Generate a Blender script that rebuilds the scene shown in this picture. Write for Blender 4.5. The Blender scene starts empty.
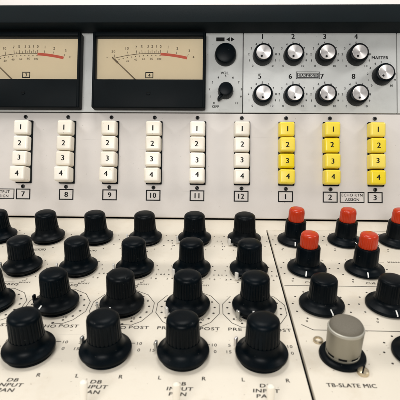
import bpy, bmesh, math, random
from math import pi, sin, cos, radians
from mathutils import Vector, Matrix

random.seed(7)
S = 0.04                      # one channel width (all dimensions below are in channel widths) in metres
scene = bpy.context.scene
COL = scene.collection

# ------------------------------------------------------------------ materials
def new_mat(name):
    m = bpy.data.materials.new(name); m.use_nodes = True
    return m, m.node_tree, m.node_tree.nodes['Principled BSDF']

def mat(name, col, rough=0.5, metal=0.0, spec=0.5, var=0.05, scale=60.0, bump=0.0, bscale=900.0, coat=0.0,
        rough_var=0.08, vary=0.0, scratch=0.0, speck=None, dirt=None, dirt_scale=25.0, dirt_amt=0.0, stretch=None, sss=0.0):
    m, nt, b = new_mat(name)
    N, L = nt.nodes.new, nt.links.new
    tc = N('ShaderNodeTexCoord'); mp = N('ShaderNodeMapping')
    L(tc.outputs['Object'], mp.inputs['Vector'])
    if stretch: mp.inputs['Scale'].default_value = stretch
    n = N('ShaderNodeTexNoise'); n.inputs['Scale'].default_value = scale; n.inputs['Detail'].default_value = 6
    L(mp.outputs['Vector'], n.inputs['Vector'])
    r = N('ShaderNodeValToRGB')
    r.color_ramp.elements[0].position = 0.3; r.color_ramp.elements[1].position = 0.7
    r.color_ramp.elements[0].color = (*[c * (1 - var) for c in col], 1)
    r.color_ramp.elements[1].color = (*[min(1, c * (1 + var)) for c in col], 1)
    L(n.outputs['Fac'], r.inputs['Fac'])
    out = r.outputs['Color']
    if dirt:
        n2 = N('ShaderNodeTexNoise'); n2.inputs['Scale'].default_value = dirt_scale; n2.inputs['Detail'].default_value = 9
        n2.inputs['Roughness'].default_value = 0.7
        L(tc.outputs['Object'], n2.inputs['Vector'])
        mr = N('ShaderNodeMapRange'); mr.inputs['From Min'].default_value = 0.52; mr.inputs['From Max'].default_value = 0.75
        mr.inputs['To Max'].default_value = dirt_amt
        L(n2.outputs['Fac'], mr.inputs['Value'])
        mx = N('ShaderNodeMix'); mx.data_type = 'RGBA'
        L(mr.outputs['Result'], mx.inputs['Factor']); L(out, mx.inputs['A']); mx.inputs['B'].default_value = (*dirt, 1)
        out = mx.outputs['Result']
    if speck:                                # small chips and dust grains
        n4 = N('ShaderNodeTexNoise'); n4.inputs['Scale'].default_value = speck[1]; n4.inputs['Detail'].default_value = 4
        L(tc.outputs['Object'], n4.inputs['Vector'])
        m4 = N('ShaderNodeMapRange'); m4.inputs['From Min'].default_value = speck[2]; m4.inputs['From Max'].default_value = speck[2] + 0.05
        m4.inputs['To Max'].default_value = speck[3]
        L(n4.outputs['Fac'], m4.inputs['Value'])
        x4 = N('ShaderNodeMix'); x4.data_type = 'RGBA'; L(m4.outputs['Result'], x4.inputs['Factor']); L(out, x4.inputs['A']); x4.inputs['B'].default_value = (*speck[0], 1)
        out = x4.outputs['Result']
    if scratch:                              # long hairline scratches in two directions
        for ang, sc in ((0.35, 26.0), (-0.9, 19.0)):
            m5 = N('ShaderNodeMapping'); m5.inputs['Rotation'].default_value = (0, 0, ang); m5.inputs['Scale'].default_value = (1.0, 34.0, 1.0)
            L(tc.outputs['Object'], m5.inputs['Vector'])
            n5 = N('ShaderNodeTexNoise'); n5.inputs['Scale'].default_value = sc; n5.inputs['Detail'].default_value = 2; L(m5.outputs['Vector'], n5.inputs['Vector'])
            r5 = N('ShaderNodeMapRange'); r5.inputs['From Min'].default_value = 0.735; r5.inputs['From Max'].default_value = 0.76; r5.inputs['To Max'].default_value = scratch
            L(n5.outputs['Fac'], r5.inputs['Value'])
            x5 = N('ShaderNodeMix'); x5.data_type = 'RGBA'; L(r5.outputs['Result'], x5.inputs['Factor']); L(out, x5.inputs['A'])
            x5.inputs['B'].default_value = (*[c * 0.55 for c in col], 1)
            out = x5.outputs['Result']
    if vary:                                 # each piece has aged a little differently
        oi = N('ShaderNodeObjectInfo'); h = N('ShaderNodeHueSaturation'); v = N('ShaderNodeMapRange'); sa = N('ShaderNodeMapRange')
        v.inputs['To Min'].default_value = 1 - vary; v.inputs['To Max'].default_value = 1 + vary * 0.6
        sa.inputs['To Min'].default_value = 1 + 2.5 * vary; sa.inputs['To Max'].default_value = 1 - 2.0 * vary
        L(oi.outputs['Random'], v.inputs['Value']); L(oi.outputs['Random'], sa.inputs['Value'])
        L(v.outputs['Result'], h.inputs['Value']); L(sa.outputs['Result'], h.inputs['Saturation']); L(out, h.inputs['Color'])
        out = h.outputs['Color']
    L(out, b.inputs['Base Color'])
    rr = N('ShaderNodeMapRange'); rr.inputs['To Min'].default_value = max(0.02, rough - rough_var); rr.inputs['To Max'].default_value = min(1, rough + rough_var)
    L(n.outputs['Fac'], rr.inputs['Value']); L(rr.outputs['Result'], b.inputs['Roughness'])
    b.inputs['Metallic'].default_value = metal
    b.inputs['Specular IOR Level'].default_value = spec
    b.inputs['Coat Weight'].default_value = coat
    if sss:
        b.inputs['Subsurface Weight'].default_value = sss
        b.inputs['Subsurface Radius'].default_value = (0.004, 0.003, 0.002)
        b.inputs['Subsurface Scale'].default_value = 0.5
    if bump:
        n3 = N('ShaderNodeTexNoise'); n3.inputs['Scale'].default_value = bscale; n3.inputs['Detail'].default_value = 3
        L(mp.outputs['Vector'], n3.inputs['Vector'])
        bp = N('ShaderNodeBump'); bp.inputs['Strength'].default_value = bump; bp.inputs['Distance'].default_value = 0.0004
        L(n3.outputs['Fac'], bp.inputs['Height']); L(bp.outputs['Normal'], b.inputs['Normal'])
    return m

M = {}
M['cream']   = mat('cream_enamel', (0.745, 0.68, 0.57), 0.45, spec=0.35, scratch=0.35, speck=((0.22, 0.17, 0.11), 420, 0.69, 0.7), var=0.025, scale=30, bump=0.10, bscale=1500, dirt=(0.55, 0.44, 0.30), dirt_scale=32, dirt_amt=0.42)
M['upper']   = mat('warm_grey_enamel', (0.645, 0.60, 0.56), 0.45, spec=0.35, scratch=0.3, speck=((0.2, 0.17, 0.13), 420, 0.71, 0.6), var=0.025, scale=30, bump=0.10, bscale=1500, dirt=(0.42, 0.36, 0.30), dirt_scale=28, dirt_amt=0.20)
M['grey']    = mat('grey_enamel', (0.585, 0.59, 0.57), 0.42, scratch=0.3, speck=((0.2, 0.2, 0.18), 420, 0.70, 0.6), var=0.04, scale=50, bump=0.10, bscale=1400, dirt=(0.27, 0.26, 0.23), dirt_scale=30, dirt_amt=0.25)
M['hood']    = mat('dark_teal_vinyl', (0.0026, 0.0060, 0.0075), 0.62, spec=0.12, var=0.12, scale=40, bump=0.25, bscale=1800)
M['black']   = mat('black_plastic', (0.0008, 0.0026, 0.0042), 0.36, spec=0.09, var=0.2, scale=90, bump=0.06, bscale=2500, vary=0.25, dirt=(0.010, 0.013, 0.016), dirt_scale=90, dirt_amt=0.45, speck=((0.09, 0.09, 0.085), 700, 0.70, 0.6))
M['bezel']   = mat('meter_bezel_plastic', (0.0018, 0.0036, 0.0046), 0.5, spec=0.08, var=0.15, scale=60, bump=0.05, bscale=2000)
M['void']    = mat('dark_gap', (0.006, 0.006, 0.006), 0.9, spec=0.1)
M['ink']     = mat('black_ink', (0.010, 0.010, 0.010), 0.7, spec=0.15, var=0.25, scale=300)
M['faint']   = mat('worn_ink', (0.045, 0.038, 0.030), 0.65, var=0.35, scale=300)
M['ivory']   = mat('ivory_plastic', (0.86, 0.80, 0.69), 0.32, var=0.02, scale=60, sss=0.15, dirt=(0.62, 0.50, 0.33), dirt_scale=60, dirt_amt=0.40, vary=0.06, speck=((0.3, 0.24, 0.16), 500, 0.70, 0.6))
M['yellow']  = mat('yellow_plastic', (0.85, 0.66, 0.05), 0.32, var=0.04, scale=60, sss=0.1, dirt=(0.58, 0.42, 0.05), dirt_scale=60, dirt_amt=0.45, vary=0.035, speck=((0.25, 0.18, 0.05), 500, 0.70, 0.6))
M['red']     = mat('red_plastic', (0.50, 0.034, 0.006), 0.25, spec=0.4, var=0.08, scale=70, dirt=(0.30, 0.012, 0.006), dirt_scale=90, dirt_amt=0.25, sss=0.05)
M['face']    = mat('meter_card', (0.93, 0.765, 0.545), 0.7, var=0.03, scale=40, dirt=(0.55, 0.38, 0.2), dirt_scale=40, dirt_amt=0.15)
M['scaleink']= mat('meter_ink', (0.14, 0.095, 0.055), 0.7, var=0.2, scale=300)
M['redzone'] = mat('meter_red', (0.68, 0.10, 0.055), 0.6, var=0.1, scale=200)
M['alu']     = mat('spun_aluminium', (0.80, 0.765, 0.745), 0.36, metal=0.85, vary=0.06, var=0.05, scale=200, dirt=(0.5, 0.46, 0.42), dirt_scale=120, dirt_amt=0.25)
_nt = M['alu'].node_tree; _b = _nt.nodes['Principled BSDF']
_t = _nt.nodes.new('ShaderNodeTangent'); _t.direction_type = 'RADIAL'; _t.axis = 'Z'
_nt.links.new(_t.outputs['Tangent'], _b.inputs['Tangent']); _b.inputs['Anisotropic'].default_value = 0.75
M['steel']   = mat('dull_steel', (0.42, 0.42, 0.40), 0.35, metal=0.85, var=0.08, scale=200)
M['nickel']  = mat('mic_nickel', (0.29, 0.27, 0.215), 0.42, metal=0.65, var=0.06, scale=120, stretch=(1, 1, 0.1))
M['mesh']    = mat('mic_gauze', (0.17, 0.152, 0.118), 0.7, metal=0.1, var=0.25, scale=5200, bump=0.6, bscale=5200)
M['rim']     = mat('mic_bright_rim', (0.42, 0.40, 0.34), 0.45, metal=0.4, var=0.03)
M['lever']   = mat('worn_light_lever', (0.68, 0.66, 0.62), 0.4, metal=0.25, var=0.1, scale=150)
M['white']   = mat('white_paint', (0.86, 0.85, 0.82), 0.4, var=0.03)
M['gunmetal']= mat('blackened_screw', (0.05, 0.05, 0.05), 0.4, metal=0.6, var=0.3, scale=300)
M['brass']   = mat('brassy_screw', (0.62, 0.53, 0.38), 0.32, metal=0.85, var=0.1, scale=300)
M['wall']    = mat('pale_wall', (0.92, 0.87, 0.835), 0.8, var=0.02, scale=4, dirt=(0.66, 0.56, 0.48), dirt_scale=7, dirt_amt=0.35)

# clear window of the meters: a thin clear sheet that mostly lets light through and mirrors a little
gm, nt, b = new_mat('clear_window')
nt.nodes.remove(b)
o = nt.nodes['Material Output']
tr = nt.nodes.new('ShaderNodeBsdfTransparent'); tr.inputs[0].default_value = (0.97, 0.97, 0.95, 1)
gl = nt.nodes.new('ShaderNodeBsdfGlossy'); gl.inputs['Roughness'].default_value = 0.06
fr = nt.nodes.new('ShaderNodeFresnel'); fr.inputs['IOR'].default_value = 1.35
mx = nt.nodes.new('ShaderNodeMixShader')
nt.links.new(fr.outputs[0], mx.inputs[0]); nt.links.new(tr.outputs[0], mx.inputs[1]); nt.links.new(gl.outputs[0], mx.inputs[2])
nt.links.new(mx.outputs[0], o.inputs['Surface'])
M['glass'] = gm

# ------------------------------------------------------------------ geometry helpers (channel-width units)
def obj(name, bm, m, parent=None, loc=(0, 0, 0), rot=(0, 0, 0), label=None, smooth=True, angle=35):
    me = bpy.data.meshes.new(name)
    bmesh.ops.recalc_face_normals(bm, faces=bm.faces)
    bmesh.ops.scale(bm, vec=(S, S, S), verts=bm.verts)
    bm.to_mesh(me); bm.free()
    if smooth:
        me.polygons.foreach_set('use_smooth', [True] * len(me.polygons))
        me.set_sharp_from_angle(angle=radians(angle))
    me.materials.append(M[m])
    ob = bpy.data.objects.new(name, me); COL.objects.link(ob)
    if parent: ob.parent = parent
    ob.location = Vector(loc) * S; ob.rotation_euler = rot
    if label: ob['label'] = label
    return ob

def add_box(bm, x0, x1, y0, y1, z0, z1, bev=0.0, seg=2):
    r = bmesh.ops.create_cube(bm, size=1.0)
    vs = r['verts']
    for v in vs:
        v.co = Vector((x0 + (v.co.x + .5) * (x1 - x0), y0 + (v.co.y + .5) * (y1 - y0), z0 + (v.co.z + .5) * (z1 - z0)))
    if bev:
        es = list({e for v in vs for e in v.link_edges})
        bmesh.ops.bevel(bm, geom=es, offset=bev, segments=seg, profile=0.5, affect='EDGES')

def box(*a, **k):
    bm = bmesh.new(); add_box(bm, *a, **k); return bm

def add_prism(bm, pts, z0, z1, bev=0.0):
    bot = [bm.verts.new((x, y, z0)) for x, y in pts]; top = [bm.verts.new((x, y, z1)) for x, y in pts]
    n = len(pts)
    bm.faces.new(top); bm.faces.new(bot[::-1])
    for i in range(n): bm.faces.new((bot[i], bot[(i + 1) % n], top[(i + 1) % n], top[i]))
    if bev:
        es = [e for e in bm.edges if e.verts[0] in top and e.verts[1] in top]
        bmesh.ops.bevel(bm, geom=es, offset=bev, segments=2, profile=0.5, affect='EDGES')

def add_lathe(bm, prof, n=64, flute=None, cx=0, cy=0):
    """prof: (radius, height) from the bottom axis to the top axis; flute(i, a) gives a radius factor for ring i at angle a"""
    rings = []
    for i, (r, z) in enumerate(prof):
        if r <= 1e-6: rings.append([bm.verts.new((cx, cy, z))]); continue
        ring = []
        for k in range(n):
            a = 2 * pi * k / n
            f = flute(i, a) if flute else 1.0
            ring.append(bm.verts.new((cx + r * f * cos(a), cy + r * f * sin(a), z)))
        rings.append(ring)
    for A, B in zip(rings, rings[1:]):
        if len(A) == 1 and len(B) == 1: continue
        for k in range(n):
            k2 = (k + 1) % n
            if len(A) == 1: bm.faces.new((A[0], B[k2], B[k]))
            elif len(B) == 1: bm.faces.new((A[k], A[k2], B[0]))
            else: bm.faces.new((A[k], A[k2], B[k2], B[k]))

def lathe(prof, n=64, flute=None):
    bm = bmesh.new(); add_lathe(bm, prof, n, flute); return bm

def add_line(bm, pts, w, z0, z1, closed=False):
    """a printed line of width w along pts, with a hair of thickness"""
    pts = [Vector(p) for p in pts]
    n = len(pts); segs = n if closed else n - 1
    L, R = [], []
    for i in range(n):
        if closed or 0 < i < n - 1:
            d0 = (pts[i] - pts[(i - 1) % n]).normalized(); d1 = (pts[(i + 1) % n] - pts[i]).normalized()
        elif i == 0: d0 = d1 = (pts[1] - pts[0]).normalized()
        else: d0 = d1 = (pts[i] - pts[i - 1]).normalized()
        n0 = Vector((-d0.y, d0.x)); n1 = Vector((-d1.y, d1.x)); m = (n0 + n1).normalized()
        k = w / 2 / max(0.3, m.dot(n0))
        L.append(pts[i] + m * k); R.append(pts[i] - m * k)
    def ring(z): return [(bm.verts.new((*L[i], z)), bm.verts.new((*R[i], z))) for i in range(n)]
    lo, hi = ring(z0), ring(z1)
    for i in range(segs):
        j = (i + 1) % n
        bm.faces.new((hi[i][0], hi[i][1], hi[j][1], hi[j][0]))
        bm.faces.new((lo[i][0], lo[i][1], hi[i][1], hi[i][0])) if (i == 0 and not closed) else None
        bm.faces.new((lo[i][0], lo[j][0], hi[j][0], hi[i][0])); bm.faces.new((lo[i][1], hi[i][1], hi[j][1], lo[j][1]))

def add_disc(bm, x, y, r, z0, z1, n=12):
    add_lathe(bm, [(0, z0), (r, z0), (r, z1), (0, z1)], n, cx=x, cy=y)

_text_cache = {}
def text_mesh(s, bold):
    key = (s, bold)
    if key not in _text_cache:
        cu = bpy.data.curves.new('lettering_curve', 'FONT'); cu.body = s; cu.size = 1.0; cu.align_x = 'CENTER'; cu.align_y = 'CENTER'
        cu.offset = 0.0; cu.extrude = 0.0; cu.resolution_u = 3; cu.space_character = 1.1
        ob = bpy.data.objects.new('lettering_curve', cu); COL.objects.link(ob)
        dg = bpy.context.evaluated_depsgraph_get(); dg.update()
        me = ob.evaluated_get(dg).to_mesh()
        V = [v.co.copy() for v in me.vertices]; F = [tuple(p.vertices) for p in me.polygons]
        ob.evaluated_get(dg).to_mesh_clear()
        bpy.data.objects.remove(ob); bpy.data.curves.remove(cu)
        ys = [v.y for v in V]; yc = (min(ys) + max(ys)) / 2; h = max(ys) - min(ys)
        xs = [v.x for v in V]; xc = (min(xs) + max(xs)) / 2
        V = [Vector((v.x - xc, v.y - yc, 0)) for v in V]
        if len(s) > 1 or s not in '-.': V = [v / h for v in V]
        _text_cache[key] = (V, F)
    return _text_cache[key]

def add_text(bm, s, x, y, h, z=0.003, bold=0, sx=1.0, slant=0.0, rot=0.0, _again=False):
    """text of cap height h centred on (x, y)"""
    V, F = text_mesh(s, bold)
    if not _again:
        e = h * (0.012 + 0.026 * bold)
        add_text(bm, s, x + e, y, h, z + 0.0006, bold, sx, slant, rot, True); x -= e
    vs = []
    for v in V:
        px, py = v.x * h * sx + v.y * h * slant, v.y * h
        vs.append(bm.verts.new((x + px * cos(rot) - py * sin(rot), y + px * sin(rot) + py * cos(rot), z)))
    for f in F:
        try: bm.faces.new([vs[i] for i in f])
        except ValueError: pass

# ------------------------------------------------------------------ frames
YU, ZU, T = 1.1678, 0.0507, 0.3944          # foot of the sloping upper panels and their lean from the vertical
UROT = (pi / 2 - T, 0, 0)
def up(x, v, n=0.0):                         # a point on the sloping upper panels
    return (x, YU + v * sin(T) - n * cos(T), ZU + v * cos(T) + n * sin(T))

console = bpy.data.objects.new('mixing_console', None); COL.objects.link(console)
console.empty_display_size = 0.1
console['label'] = 'vintage recording console with black knobs, red caps, white and yellow push buttons, two meters'
console['category'] = 'mixing console'

XL, XR = -7.6, 5.6
GAP0, GAP1 = 0.500, 0.540
YE = 1.207

# ------------------------------------------------------------------ lower panels
bm = bmesh.new()
add_prism(bm, [(XL, -7.0), (GAP0, -7.0), (GAP0, 0.672), (XR, 0.672), (XR, YE), (XL, YE)], -0.06, 0.0, 0.008)
channel_panel = obj('channel_panel', bm, 'cream', console)
bm = bmesh.new()
add_prism(bm, [(GAP1, -7.0), (XR, -7.0), (XR, 0.660), (GAP1, 0.660)], -0.06, 0.004, 0.010)
monitor_panel = obj('monitor_panel', bm, 'cream', console)
obj('chassis', box(XL - .02, XR + .02, -7.02, 3.6, -2.2, -0.065), 'void', console, label='dark body of the console showing in the gap between the panels')

# ------------------------------------------------------------------ upper panels
obj('button_panel', box(XL, XR, 0, 2.400, -0.10, 0, bev=0.030, seg=3), 'upper', console, up(0, 0), UROT)
button_panel = [c for c in console.children if c.name == 'button_panel'][0]
meter_panel = obj('meter_panel', box(XL, 0.012, 2.418, 4.75, -0.10, 0, bev=0.008), 'grey', console, up(0, 0), UROT)
headphone_panel = obj('headphone_panel', box(0.030, 3.500, 2.418, 4.75, -0.10, 0, bev=0.008), 'grey', console, up(0, 0), UROT)
blank_panel = obj('blank_panel', box(3.518, XR, 2.418, 4.75, -0.10, 0, bev=0.008), 'grey', console, up(0, 0), UROT)
obj('back_case', box(XL - .01, XR + .01, 0.10, 4.80, -1.6, -0.105), 'void', console, up(0, 0), UROT, label='dark case behind the upper panels')

# the overhanging black hood along the top
bm = bmesh.new()
prof = [(4.262, -0.09), (4.262, 0.525), (4.270, 0.545), (4.292, 0.553), (4.672, 0.500), (4.690, 0.488), (4.698, 0.465), (4.698, -1.62), (4.55, -1.62), (4.55, -0.09)]
rings = [[bm.verts.new((x, v, n)) for v, n in prof] for x in (XL - .1, XR + .1)]
k = len(prof)
for i in range(k): bm.faces.new((rings[0][i], rings[0][(i + 1) % k], rings[1][(i + 1) % k], rings[1][i]))
bm.faces.new(rings[0]); bm.faces.new(rings[1][::-1])
obj('hood', bm, 'hood', console, up(0, 0), UROT, label='dark teal-black padded hood along the top edge', angle=40)

# ------------------------------------------------------------------ VU meters
def meter(xc, mark):
    """xc: middle of the meter; local frame: x across, y up the panel, z out of it"""
    vb, vt = 2.452, 4.205                      # bezel foot and head on the panel
    hw = 1.285
    wx0, wx1, wy0, wy1 = -1.215, 1.215, 0.655, 1.640   # window
    H = vt - vb; D = 0.26
    bm = bmesh.new()
    # bezel: a rounded frame with a real opening
    add_box(bm, -hw, wx0, 0, H, 0, D, bev=0.035, seg=3)
    add_box(bm, wx1, hw, 0, H, 0, D, bev=0.035, seg=3)
    add_box(bm, wx0 - .03, wx1 + .03, 0, wy0, 0, D - .003, bev=0.03, seg=3)
    add_box(bm, wx0 - .03, wx1 + .03, wy1, H, 0, D - .003, bev=0.03, seg=3)
    add_box(bm, wx0 - .02, wx1 + .02, wy0 - .02, wy1 + .02, 0, 0.02)
    m = obj('vu_meter', bm, 'bezel', console, up(xc, vb), UROT, label='black framed meter with a cream dial, its needle at the low end, marked ' + mark)
    card = obj('dial_card', box(wx0 - .01, wx1 + .01, wy0 - .01, wy1 + .01, 0.021, 0.10), 'face', m)
    z0, z1 = 0.101, 0.104
    # the arc: peak height y0, radius R, about x = ax
    ax, y0, R = 0.055, 1.300, 3.35
    def pt(x, dr=0.0):
        a = math.asin((x - ax) / R); return (ax + (R + dr) * sin(a), y0 - R + (R + dr) * cos(a))
    bm = bmesh.new()
    xs = [-0.80 + 0.105 * i for i in range(11)]
    add_line(bm, [pt(-0.80 + 1.035 * i / 24) for i in range(25)], 0.012, z0, z1)
    top = [(-0.80, '20'), (-0.50, '10'), (-0.30, '7'), (-0.18, '5'), (-0.04, '3'), (0.05, '2'), (0.14, '1'), (0.235, '0'), (0.40, '1'), (0.60, '2'), (0.86, '3')]
    for x, t in top:
        add_line(bm, [pt(x, 0.0), pt(x, 0.085)], 0.011, z0, z1) if x < 0.24 else add_line(bm, [pt(x, 0.03), pt(x, 0.085)], 0.009, z0, z1)
        add_text(bm, t, *pt(x, 0.165), 0.062, z1, sx=0.95)
    for x in (-0.24, -0.11, 0.005, 0.10, 0.19): add_line(bm, [pt(x), pt(x, 0.05)], 0.008, z0, z1)
    for i in range(11):
        x = -0.72 + 0.0955 * i
        p = pt(x, -0.05); add_disc(bm, p[0], p[1], 0.012, z0, z1, 10)
    for x, t in ((-0.53, '20'), (-0.34, '40'), (-0.15, '60'), (0.04, '80'), (0.225, '100')): add_text(bm, t, *pt(x, -0.125), 0.046, z1)
    add_text(bm, '-', -0.98, 1.21, 0.12, z1, bold=1); add_text(bm, '+', 1.00, 1.215, 0.05, z1, bold=1)
    obj('scale', bm, 'scaleink', m, smooth=False)
    bm = bmesh.new()
    add_line(bm, [pt(0.245 + 0.61 * i / 20, -0.012) for i in range(21)], 0.062, z0, z1 + .001)
    obj('red_zone', bm, 'redzone', m, smooth=False, label='thick red arc at the high end of the dial')
    bm = bmesh.new()
    bx, by = -0.005, 0.795
    add_line(bm, [(bx - .082, by - .062), (bx + .082, by - .062), (bx + .082, by + .062), (bx - .082, by + .062)], 0.018, z0, z1, closed=True)
    add_text(bm, mark, bx, by, 0.072, z1, bold=1)
    obj('channel_mark', bm, 'ink', m, smooth=False)
    # needle: a thin tapering blade from the hidden pivot
    tip, foot = Vector((-0.855, 1.190)), Vector((-0.275, 0.640))
    d = (tip - foot).normalized(); p = Vector((-d.y, d.x))
    bm = bmesh.new()
    c = [foot + p * .013, foot - p * .013, tip - p * .007, tip + p * .007]
    add_prism(bm, [tuple(q) for q in c], 0.150, 0.158)
    w0 = tip - d * 0.17
    add_prism(bm, [tuple(w0 + p * .019), tuple(w0 - p * .019), tuple(tip - p * .013), tuple(tip + p * .013)], 0.149, 0.160)
    obj('needle', bm, 'scaleink', m, smooth=False)
    zs = obj('zero_screw', lathe([(0, 0), (0.05, 0), (0.046, 0.012), (0, 0.014)], 24), 'bezel', m, (0, 0.34, D - .003))
    obj('slot', box(-.04, .04, -.006, .006, .008, .0155), 'void', zs)
    obj('window_pane', box(wx0 - .01, wx1 + .01, wy0 - .01, wy1 + .01, 0.205, 0.212), 'glass', m)
    return m

meter(-2.115, '4')
meter(-4.962, '3')

# ------------------------------------------------------------------ push buttons
NUM = 'cap_numeral'
def push_button(c, v, num, kind, n_out, label):
    w = 0.355; h = 0.336
    bm = bmesh.new()
    add_box(bm, -w / 2, w / 2, -h / 2, h / 2, -0.02, n_out)
    # the cap narrows a little towards its face and has soft corners
    for vv in bm.verts:
        if vv.co.z > 0.0: vv.co.x *= 0.95; vv.co.y *= 0.955
    bmesh.ops.bevel(bm, geom=[e for e in bm.edges if max(q.co.z for q in e.verts) > 0], offset=0.048, segments=4, profile=0.55, affect='EDGES')
    j = random.uniform(-.006, .006)
    b = obj('push_button', bm, 'ivory' if kind == 'white' else 'yellow', console, up(c + j, v, 0.03), (UROT[0], 0, 0), label=label, angle=50)
    b.rotation_euler.rotate_axis('Z', random.uniform(-.012, .012)); b.rotation_euler.rotate_axis('X', random.uniform(-.03, .03))
    bm = bmesh.new()
    add_text(bm, num, random.uniform(-.012, .012), random.uniform(-.012, .012), 0.115, n_out + 0.002, bold=1)
    obj('numeral', bm, 'ink', b, smooth=False)
    return b

CH = [('7', -5), ('8', -4), ('9', -3), ('10', -2), ('11', -1), ('12', 0), ('1', 1), ('2', 2), ('3', 3)]
for ch, c in CH:
    kind = 'white' if c <= 0 else 'yellow'
    base = 1.478
    hb = bmesh.new()
    add_box(hb, -0.180, 0.180, -0.725, 0.725, -0.02, 0.055, bev=0.012)
    obj('button_housing', hb, 'bezel', console, up(c + .012, base), UROT)
    for i in range(4):
        v = base + (1.5 - i) * 0.356
        out = 0.20 + (0.03 * i if c < 0 else 0.0) + random.uniform(-.02, .02)
        if c < -1 and i == 3: out += 0.05
        push_button(c, v, str(i + 1), kind, out, f'{kind} push button numbered {i+1} in the column marked {ch}' if kind == 'white' else f'yellow push button numbered {i+1} in the yellow column marked {ch}')
    for v in (0.680, 2.292):
        bm = lathe([(0, 0), (0.046, 0), (0.043, 0.018), (0.024, 0.026), (0.018, 0.012), (0, 0.012)], 20)
        s = obj('screw', bm, 'gunmetal', console, up(c + random.uniform(-.012, .012), v), UROT)
        sb = bmesh.new()
        for q in (0, pi / 2):
            n0 = len(sb.verts); add_box(sb, -.034, .034, -.006, .006, 0.010, 0.0265 + .0004 * q); sb.verts.ensure_lookup_table()
            bmesh.ops.rotate(sb, cent=(0, 0, 0), matrix=Matrix.Rotation(q + random.uniform(0, 1.5) * (q == 0), 3, 'Z'), verts=sb.verts[n0:])
        obj('cross_slot', sb, 'void', s)
    # boxed channel number under the column
    w = 0.155
    y = 0.505; legend = bmesh.new()
    add_line(legend, [(c - w, y - .112), (c + w, y - .112), (c + w, y + .112), (c - w, y + .112)], 0.024, 0.001, 0.004, closed=True)
    add_text(legend, ch, c, y, 0.115, 0.004, bold=1, sx=1.05 if len(ch) == 1 else 0.95)
    obj('channel_label', legend, 'ink', button_panel, smooth=False)
def boxed(x, y, w, h, lines, th, lw=0.018):
    legend = bmesh.new()
    add_line(legend, [(x - w, y - h), (x + w, y - h), (x + w, y + h), (x - w, y + h)], lw, 0.001, 0.004, closed=True)
    for i, t in enumerate(lines):
        add_text(legend, t, x, y + (len(lines) - 1 - 2 * i) * th * 0.82, th, 0.004, sx=1.0)
    obj('assign_label', legend, 'ink', button_panel, smooth=False)
boxed(2.488, 0.505, 0.265, 0.112, ('ECHO RTN', 'ASSIGN'), 0.062)
boxed(-5.50, 0.505, 0.285, 0.112, ('OUTPUT', 'ASSIGN'), 0.062)

# ------------------------------------------------------------------ headphone section
def tiny_scale(bm, x, v, r, h=0.050, n=11, a0=-135, a1=135):
    for i in range(n):
        a = radians(90 - (a0 + (a1 - a0) * i / (n - 1)))
        px, py = x + r * cos(a), v + r * sin(a)
        add_text(bm, str(i), px, py, h, 0.004, bold=.6)

leg = bmesh.new()
def fader_knob(x, v, label, ang, s=1.0):
    bm = lathe([(0, 0), (0.222 * s, 0), (0.226 * s, 0.02), (0.215 * s, 0.215), (0.205 * s, 0.245), (0.185 * s, 0.255), (0, 0.255)], 72,
               lambda i, a: 1 + (0.012 * cos(a * 28) if 1 <= i <= 3 else 0))
    k = obj('trim_knob', bm, 'black', console, up(x, v, 0.004), UROT, label=label)
    obj('cap_disc', lathe([(0, 0.250), (0.165 * s, 0.250), (0.165 * s, 0.266), (0.158 * s, 0.272), (0.05, 0.270), (0, 0.270)], 48), 'alu', k)
    bm = bmesh.new(); add_disc(bm, 0.105 * s * cos(ang), 0.105 * s * sin(ang), 0.024, 0.271, 0.2755, 14)
    obj('pointer_dot', bm, 'ink', k)
hx = [0.462, 1.160, 1.880, 2.590]
for i, x in enumerate(hx):
    for r, v in enumerate((3.725, 2.800)):
        n = str(i + 1 + 4 * r)
        fader_knob(x, v, f'black knob with a silver face beside the number {n}', radians((-115, -112, -105, -118, -100, -95, -110, -98)[i + 4 * r]))
        tiny_scale(leg, x, v, 0.315)
        add_text(leg, n, x - (0.06 if r else 0.0), v + 0.462, 0.115, 0.004, bold=1)
fader_knob(3.160, 3.275, 'black knob with a silver face below the word MASTER', radians(-128))
tiny_scale(leg, 3.160, 3.275, 0.315)
add_text(leg, 'MASTER', 3.13, 3.695, 0.068, 0.004, bold=1)
x, v = 1.50, 3.283
for d in (0.0, 0.03):
    add_line(leg, [(x - .265 + d, v - .08 + d), (x + .265 - d, v - .08 + d), (x + .265 - d, v + .08 - d), (x - .265 + d, v + .08 - d)], 0.012, 0.001, 0.004, closed=True)
add_text(leg, 'HEADPHONES', x, v, 0.062, 0.004, bold=1, sx=0.78)
obj('lettering', leg, 'ink', headphone_panel, smooth=False)

leg = bmesh.new()
# a large smooth black knob and a small pointer knob left of the seam
bm = lathe([(0, 0), (0.245, 0), (0.250, 0.03), (0.236, 0.17), (0.215, 0.205), (0.165, 0.222), (0, 0.226)], 64)
k = obj('selector_knob', bm, 'black', console, up(-0.385, 3.735), UROT, label='large plain black knob above the small pointer knob')
bm = lathe([(0, 0), (0.175, 0), (0.178, 0.02), (0.160, 0.22), (0.145, 0.25), (0.11, 0.26), (0, 0.26)], 72, lambda i, a: 1 + (0.02 * cos(a * 22) if 1 <= i <= 3 else 0))
k = obj('level_knob', bm, 'black', console, up(-0.375, 2.900), UROT, label='small black pointer knob below the large plain one')
bm = bmesh.new(); add_prism(bm, [(-0.055, 0.12), (0.055, 0.12), (0.03, 0.265), (0, 0.285), (-0.03, 0.265)], 0.0, 0.19, 0.02)
bmesh.ops.rotate(bm, cent=(0, 0, 0), matrix=Matrix.Rotation(radians(142), 3, 'Z'), verts=bm.verts)
obj('pointer', bm, 'black', k)
tiny_scale(leg, -0.375, 2.900, 0.37, 0.05)
add_text(leg, 'VOL', -0.40, 3.335, 0.062, 0.004, bold=1)
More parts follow.
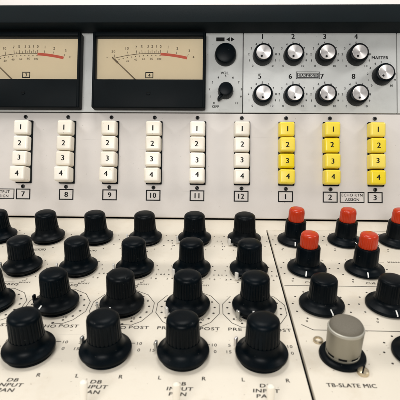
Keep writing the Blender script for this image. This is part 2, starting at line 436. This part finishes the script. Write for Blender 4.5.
add_text(leg, 'OFF', -0.60, 2.555, 0.060, 0.004, bold=1)
obj('level_scale', leg, 'ink', meter_panel, smooth=False)
leg = bmesh.new()
add_prism(leg, [(-0.60, 4.075), (-0.41, 4.075), (-0.41, 4.165), (-0.60, 4.165)], 0.001, 0.004)
add_prism(leg, [(-0.37, 4.12), (-0.29, 4.07), (-0.29, 4.17)], 0.001, 0.004)
add_prism(leg, [(-0.18, 4.12), (-0.26, 4.17), (-0.26, 4.07)], 0.001, 0.004)
obj('selector_mark', leg, 'ink', meter_panel, smooth=False)
leg = bmesh.new()
for v in (3.95, 3.62, 3.30): add_text(leg, str(int(v * 3) % 10), 3.60, v, 0.055, 0.004)
obj('lettering', leg, 'ink', blank_panel, smooth=False)

# ------------------------------------------------------------------ channel knobs
ROWY = [0.075, -1.165, -2.290, -3.340]
FL = 26
def flute(i, a, i0, i1, d=0.045):
    return 1 - (d * (0.5 + 0.5 * cos(a * FL)) ** 4 if i0 <= i <= i1 else 0)

def channel_knob(c, row, label, lever_a=None, lever_m='steel', ptr_a=None):
    r = random.Random(int(c * 31 + row * 7))
    # skirt: a thick-rimmed hat brim rising to the cap
    prof = [(0, 0.054), (0.316, 0.054), (0.332, 0.064), (0.338, 0.088), (0.332, 0.107), (0.302, 0.125), (0.268, 0.148), (0.244, 0.182), (0.230, 0.225), (0.222, 0.275), (0, 0.30)]
    k = obj('channel_knob', lathe(prof, 72), 'black', console, (c, ROWY[row], 0), (0, 0, r.uniform(0, 6)), label=label)
    cap = [(0, 0.23), (0.220, 0.23), (0.218, 0.27), (0.208, 0.505), (0.206, 0.535), (0.198, 0.562), (0.178, 0.582), (0.15, 0.598), (0.10, 0.608), (0, 0.612)]
    obj('cap', lathe(cap, 156, lambda i, a: flute(i, a, 1, 3)), 'black', k)
    rz = k.rotation_euler.z
    # spindle bush, widened and black to stand in for shade under the skirt
    obj('bush', lathe([(0, 0), (0.296, 0), (0.296, 0.024), (0.27, 0.024), (0, 0.024)], 64), 'black', k)
    if ptr_a is not None:
        a = radians(ptr_a) - rz
        bm = bmesh.new()
        pts = [(0.266, 0.152), (0.302, 0.128), (0.332, 0.110), (0.339, 0.092)]
        w = 0.013
        A = [(bm.verts.new((q * cos(a) - w * sin(a), q * sin(a) + w * cos(a), z + .002)), bm.verts.new((q * cos(a) + w * sin(a), q * sin(a) - w * cos(a), z + .002))) for q, z in pts]
        for p, q in zip(A, A[1:]): bm.faces.new((p[0], p[1], q[1], q[0]))
        obj('pointer', bm, 'white', k, label='short white line on the skirt')
    if lever_a is not None:
        # lever: a flat ring under the skirt with an arm bent up into a tab
        a = radians(lever_a) - rz
        bm = bmesh.new()
        add_lathe(bm, [(0.20, 0.026), (0.272, 0.026), (0.272, 0.050), (0.20, 0.050)], 48)
        w = 0.032
        t0 = len(bm.verts)
        add_box(bm, 0.26, 0.385, -w, w, 0.024, 0.052, bev=0.006)
        add_box(bm, 0.350, 0.386, -w, w, 0.040, 0.155, bev=0.010)
        bm.verts.ensure_lookup_table()
        bmesh.ops.rotate(bm, cent=(0, 0, 0), matrix=Matrix.Rotation(a, 3, 'Z'), verts=bm.verts[t0:])
        obj('lever', bm, lever_m, k)
    return k

names = {0: '12', -1: '11', -2: '10', -3: '9', -4: '8', -5: '7'}
rowname = ['farthest row', 'second row from the back', 'second row from the front', 'nearest row']
LEV = {(0, 0): (215, 'lever'), (-1, 0): (200, 'lever'), (-2, 0): (190, 'lever'),
       (-4, 1): (192, 'steel'), (-3, 1): (192, 'lever'), (-2, 1): (190, 'lever'), (-1, 1): (215, 'lever'), (0, 1): (232, 'lever'),
       (-3, 2): (172, 'black'), (-2, 2): (200, 'steel'), (-1, 2): (215, 'lever'), (0, 2): (225, 'steel'), (-4, 2): (175, 'steel'),
       (-2, 3): (158, 'steel'), (-1, 3): (168, 'steel'), (0, 3): (150, 'alu'), (-3, 3): (120, 'steel')}
PTR = {(-3, 2): 238, (-2, 2): 243, (-1, 2): 254, (0, 2): 262}
for row in range(4):
    for c in ([-5, -4, -3, -2, -1, 0], [-4, -3, -2, -1, 0], [-4, -3, -2, -1, 0], [-3, -2, -1, 0])[row]:
        lv = LEV.get((c, row), (None, None))
        channel_knob(c, row, f'black hat-shaped knob of the {rowname[row]}, in the column below button column {names[c]}', lv[0], lv[1], PTR.get((c, row)))

# printing on the channel panel
leg = bmesh.new(); dim = bmesh.new()
def dots(bm, x, y, r, a0, a1, n, d=0.014, z=0.003):
    for i in range(n):
        a = radians(90 - (a0 + (a1 - a0) * i / (n - 1)))
        add_disc(bm, x + r * cos(a), y + r * sin(a), d, 0.0008, z, 8)
for c in range(-6, 1):
    y = ROWY[0]
    dots(leg, c, y, 0.46, -150, 150, 11)
    add_text(leg, 'GAIN', c, y - 0.50, 0.060, sx=1.1)
    add_line(leg, [(c - .12, y - .43), (c + .10, y - .43)], 0.008, 0.0008, 0.003)
    for i, t in enumerate(('2', '4', '6')): add_text(leg, t, c + 0.56, y - 0.12 - 0.13 * i, 0.045)
    y = ROWY[1]
    dots(leg, c, y, 0.41, -150, 150, 15)
    for a, t in ((105, '6'), (125, '8'), (-105, '4'), (-125, '2')): add_text(leg, t, c + .49 * sin(radians(a)), y + .47 * cos(radians(a)), 0.045)
    add_line(leg, [(c - .16, y - .455), (c + .04, y - .455)], 0.008, 0.0008, 0.003)
    add_text(leg, 'FREQ', c + 0.02, y - 0.53, 0.070, sx=1.15)
    add_text(leg, '10', c + 0.18, y - 0.405, 0.040); add_text(leg, 'BOOST', c + 0.22, y - 0.465, 0.040)
    y = ROWY[2]
    # octagonal border with dots inside it
    R = 0.49
    add_line(leg, [(c + R * cos(radians(a)), y + R * sin(radians(a))) for a in (105, 75, 45, 15, -15, -45, -64)] + [(c + 0.09, y - 0.43)], 0.0085, 0.0008, 0.003)
    add_line(leg, [(c + R * cos(radians(a)), y + R * sin(radians(a))) for a in (135, 165, 195, 225, 244)] + [(c - 0.09, y - 0.43)], 0.0085, 0.0008, 0.003)
    dots(leg, c, y, 0.405, -150, 150, 15, 0.018)
    add_disc(leg, c + .08, y - .425, 0.022, 0.0008, 0.0034, 10)
    add_text(leg, '10', c + 0.215, y - 0.285, 0.050); add_text(leg, '0', c - 0.22, y - 0.285, 0.050)
    add_text(leg, 'PRE', c - 0.31, y - 0.490, 0.066, sx=1.2, bold=.3); add_text(leg, 'POST', c + 0.335, y - 0.490, 0.066, sx=1.2, bold=.3)
    add_text(leg, 'ECHO', c, y - 0.500, 0.066, sx=1.15, bold=.3)
    y = ROWY[3]
    add_text(leg, '10', c + 0.40, y + 0.215, 0.055); add_text(leg, '0', c + 0.41, y + 0.085, 0.055)
    add_text(leg, '5', c - 0.40, y + 0.215, 0.055); add_text(leg, '15', c - 0.41, y + 0.085, 0.055)
    add_line(leg, [(c + .27, y + .22), (c + .34, y + .22)], 0.009, 0.0008, 0.003)
    add_text(leg, 'L', c - 0.255, y - 0.400, 0.058, bold=.6); add_text(leg, 'R', c + 0.275, y - 0.400, 0.058, bold=.6)
    for i, t in enumerate(('DB', 'INPUT', 'PAN')): add_text(leg, t, c + (0.0, 0.0, -0.02)[i], y - 0.490 - 0.080 * i, 0.054, sx=1.3, slant=0.12, bold=1.2)
obj('lettering', leg, 'faint', channel_panel, smooth=False)

# white bat switches at the front edge, cut by the picture
for c, lean in ((-2, .07), (-1, 0.02), (0, -0.02)):
    bm = lathe([(0, 0), (0.11, 0), (0.11, 0.03), (0.07, 0.05), (0.06, 0.06), (0.050, 0.09), (0.038, 0.20), (0.042, 0.34), (0.046, 0.40), (0.040, 0.430), (0.02, 0.447), (0, 0.45)], 28)
    obj('bat_switch', bm, 'ivory', console, (c - 0.01, -4.33, 0), (radians(-6), lean, 0), label='white bat-handled switch in front of the words DB INPUT PAN, in line with button column ' + names[c])

# ------------------------------------------------------------------ monitor section knobs
MX = [1.02, 2.03, 3.05]
MY = [0.115, -1.045, -2.165, -3.250]
def disc_skirt():
    return [(0, 0.012), (0.325, 0.012), (0.340, 0.022), (0.343, 0.045), (0.334, 0.066), (0.285, 0.090), (0.235, 0.115), (0.218, 0.145), (0.214, 0.16), (0, 0.16)]
def skirt_pointer(k, ptr):
    a = radians(ptr) - k.rotation_euler.z
    bm = bmesh.new(); w = 0.010
    pts = [(0.262, 0.1030), (0.285, 0.0915), (0.334, 0.0680), (0.344, 0.0500)]
    A = [(bm.verts.new((q * cos(a) - w * sin(a), q * sin(a) + w * cos(a), z + .003)), bm.verts.new((q * cos(a) + w * sin(a), q * sin(a) - w * cos(a), z + .003))) for q, z in pts]
    for p, q in zip(A, A[1:]): bm.faces.new((p[0], p[1], q[1], q[0]))
    obj('pointer', bm, 'white', k, label='short white line on the skirt')
def red_knob(x, y, ptr, label):
    k = obj('dual_knob', lathe(disc_skirt(), 72), 'black', console, (x, y, 0.004), (0, 0, random.uniform(0, 6)), label=label)
    obj('barrel', lathe([(0, 0.14), (0.212, 0.14), (0.210, 0.17), (0.202, 0.44), (0.192, 0.462), (0.17, 0.468), (0, 0.468)], 120, lambda i, a: 1 - (0.014 * (0.5 + 0.5 * cos(a * 20)) ** 3 if 1 <= i <= 3 else 0)), 'black', k)
    obj('red_cap', lathe([(0, 0.46), (0.154, 0.46), (0.156, 0.49), (0.155, 0.63), (0.150, 0.665), (0.143, 0.690), (0.128, 0.708), (0.10, 0.718), (0.05, 0.720), (0, 0.721)], 128,
        lambda i, a: 1 - (0.035 * (0.5 + 0.5 * cos(a * 16)) ** 4 if 1 <= i <= 3 else 0)), 'red', k)
    skirt_pointer(k, ptr)
def black_knob(x, y, ptr, label):
    k = obj('monitor_knob', lathe(disc_skirt(), 72), 'black', console, (x, y, 0.004), (0, 0, random.uniform(0, 6)), label=label)
    obj('cap', lathe([(0, 0.14), (0.212, 0.14), (0.210, 0.17), (0.200, 0.43), (0.196, 0.455), (0.184, 0.478), (0.16, 0.492), (0.10, 0.499), (0, 0.501)], 156, lambda i, a: flute(i, a, 1, 3, 0.025)), 'black', k)
    skirt_pointer(k, ptr)
for r, y in enumerate(MY[:2]):
    for i, x in enumerate(MX if r == 0 else MX[:2]):
        red_knob(x + (0.015 if r else 0), y, ((262, 300, 268), (256, 262))[r][i], 'black knob with a red cap in the %s red-capped row, %s of the row' % (('back', 'front')[r], (('first', 'second', 'third')[i])))
black_knob(1.035, -2.165, 285, 'plain black knob in front of the red-capped knobs, nearest to the long black seam')
black_knob(2.050, -2.150, 270, 'plain black knob in front of the red-capped knobs, second from the long black seam')
black_knob(2.030, -3.250, 265, 'plain black knob beside the silver talkback microphone')

leg = bmesh.new()
Z = 0.007
for (x, y) in [(MX[0], MY[0]), (MX[1], MY[0]), (MX[2], MY[0]), (MX[0], MY[1]), (MX[1], MY[1]), (1.035, -2.165), (2.05, -2.15), (2.03, -3.25)]:
    dots(leg, x, y, 0.43, -140, 140, 11, 0.016, Z)
    add_text(leg, '0', x - 0.30, y - 0.40, 0.045, Z); add_text(leg, '10', x + 0.31, y - 0.40, 0.045, Z)
for x in MX[:2]:
    add_text(leg, 'CUE', x - 0.02, MY[1] - 0.44, 0.052, Z, sx=1.1)
    add_text(leg, 'SEND', x + 0.30, MY[1] + 0.02 + 0.33, 0.042, Z, sx=1.15)
add_line(leg, [(2.32, -0.73), (2.50, -0.73)], 0.008, 0.0045, Z)
add_text(leg, 'SPEAKER', 2.70, -0.73, 0.045, Z)
add_line(leg, [(0.56, -1.590), (XR - .1, -1.590)], 0.011, 0.0045, Z)
add_line(leg, [(0.64, -2.645), (0.785, -2.765), (XR - .1, -2.755)], 0.011, 0.0045, Z)
add_text(leg, 'TB-SLATE MIC', 1.005, -3.800, 0.060, Z, sx=1.0, bold=1.2)
obj('lettering', leg, 'faint', monitor_panel, smooth=False)

# ------------------------------------------------------------------ talkback microphone
mic = obj('talkback_microphone', lathe([(0, 0), (0.288, 0), (0.294, 0.02), (0.288, 0.045), (0.264, 0.060), (0.235, 0.066), (0, 0.066)], 64), 'black', console, (1.035, -3.300, 0.004),
          label='silver cylindrical talkback microphone with a domed grille in a black collar')
bm = lathe([(0, 0.05), (0.214, 0.05), (0.214, 0.085), (0.206, 0.090), (0.206, 0.120), (0.215, 0.126), (0.222, 0.40), (0.222, 0.425), (0, 0.425)], 72)
obj('barrel', bm, 'nickel', mic)
bm = bmesh.new()
for k in range(8):
    a0 = 2 * pi * k / 8 + .25
    pts = [(0.2085 * cos(a0 + .5 * j / 5), 0.2085 * sin(a0 + .5 * j / 5)) for j in range(6)]
    add_prism(bm, pts + [(x * .9, y * .9) for x, y in pts[::-1]], 0.089, 0.121)
obj('vent_band', bm, 'void', mic)
obj('bright_rim', lathe([(0.17, 0.40), (0.2235, 0.425), (0.226, 0.440), (0.221, 0.455), (0.205, 0.462), (0.17, 0.45)], 72), 'rim', mic)
obj('grille', lathe([(0.19, 0.44), (0.206, 0.462), (0.201, 0.490), (0.184, 0.514), (0.145, 0.535), (0.08, 0.546), (0, 0.549)], 72), 'mesh', mic)
def small_screw(x, y, r, m, slot):
    s = obj('screw', lathe([(0, 0), (r, 0), (r * 1.02, 0.02), (r * .9, 0.045), (r * .5, 0.058), (0, 0.062)], 28), m, console, (x, y, 0.004))
    bm = box(-r * .95, r * .95, -0.010, 0.010, 0.050, 0.064)
    bmesh.ops.rotate(bm, cent=(0, 0, 0), matrix=Matrix.Rotation(slot, 3, 'Z'), verts=bm.verts)
    obj('slot', bm, 'void', s)
small_screw(1.205, -3.590, 0.072, 'brass', 1.1)
bm = lathe([(0.036, 0), (0.066, 0), (0.068, 0.02), (0.060, 0.035), (0.042, 0.035), (0.036, 0.02), (0.036, 0)], 32)
e = obj('eyelet', bm, 'brass', console, (0.795, -3.005, 0.006), label='small open brass eyelet beside the microphone')
obj('hole', lathe([(0, 0), (0.037, 0), (0.037, 0.012), (0, 0.012)], 24), 'cream', e)

# ------------------------------------------------------------------ the wall behind
bm = bmesh.new()
add_box(bm, -60, 60, 16, 17, -25, 45)
w = obj('wall', bm, 'wall'); w['kind'] = 'structure'; w['label'] = 'pale bright wall behind the console'

# ------------------------------------------------------------------ light
def area(name, loc, target, sx, sy, power, col):
    l = bpy.data.lights.new(name, 'AREA'); l.shape = 'RECTANGLE'; l.size = sx * S; l.size_y = sy * S; l.energy = power; l.color = col
    ob = bpy.data.objects.new(name, l); COL.objects.link(ob)
    ob.location = Vector(loc) * S
    ob.rotation_euler = (Vector(target) * S - ob.location).to_track_quat('-Z', 'Y').to_euler()
    ob['kind'] = 'helper'
    return ob
area('ceiling_light', (-1.5, 2.0, 19), (-0.5, 0.0, 0), 8, 5, 2.5, (1.0, 0.985, 0.96))
area('front_lamp', (-4, -23, 14), (-0.5, 1.5, 2), 12, 7, 6.2, (1.0, 0.99, 0.97))
area('side_lamp', (-17, -3, 15), (-1, 0, 0), 6, 4, 1.5, (1.0, 0.98, 0.94))
area('side_lamp', (16, -3, 15), (1, 0, 0), 6, 4, 1.5, (1.0, 0.98, 0.94))
area('wall_fill', (0, 9, 14), (0, 16, 7), 30, 2, 2.5, (1.0, 0.97, 0.94))  # unseen fill light, added only to brighten the wall
world = bpy.data.worlds.new('World'); scene.world = world; world.use_nodes = True
bg = world.node_tree.nodes['Background']; bg.inputs[0].default_value = (1.0, 0.985, 0.97, 1); bg.inputs[1].default_value = 0.27

# ------------------------------------------------------------------ camera
cam = bpy.data.cameras.new('camera'); co = bpy.data.objects.new('camera', cam); COL.objects.link(co); scene.camera = co
cam.sensor_width = 36; cam.lens = 36 * 430 / 400; cam.clip_start = 0.005; cam.clip_end = 50
yaw, pitch = -0.0313, 0.3500
f = Vector((sin(yaw) * cos(pitch), cos(yaw) * cos(pitch), -sin(pitch)))
co.location = Vector((-0.6437, -7.8411, 3.7761)) * S
co.rotation_euler = f.to_track_quat('-Z', 'Y').to_euler()
cam.dof.use_dof = True; cam.dof.focus_distance = 9.2 * S; cam.dof.aperture_fstop = 28

scene.view_settings.view_transform = 'Standard'; scene.view_settings.look = 'None'
scene.view_settings.exposure = 0; scene.view_settings.gamma = 1
scene.render.engine = 'CYCLES'
scene.cycles.use_denoising = True
scene.cycles.max_bounces = 8
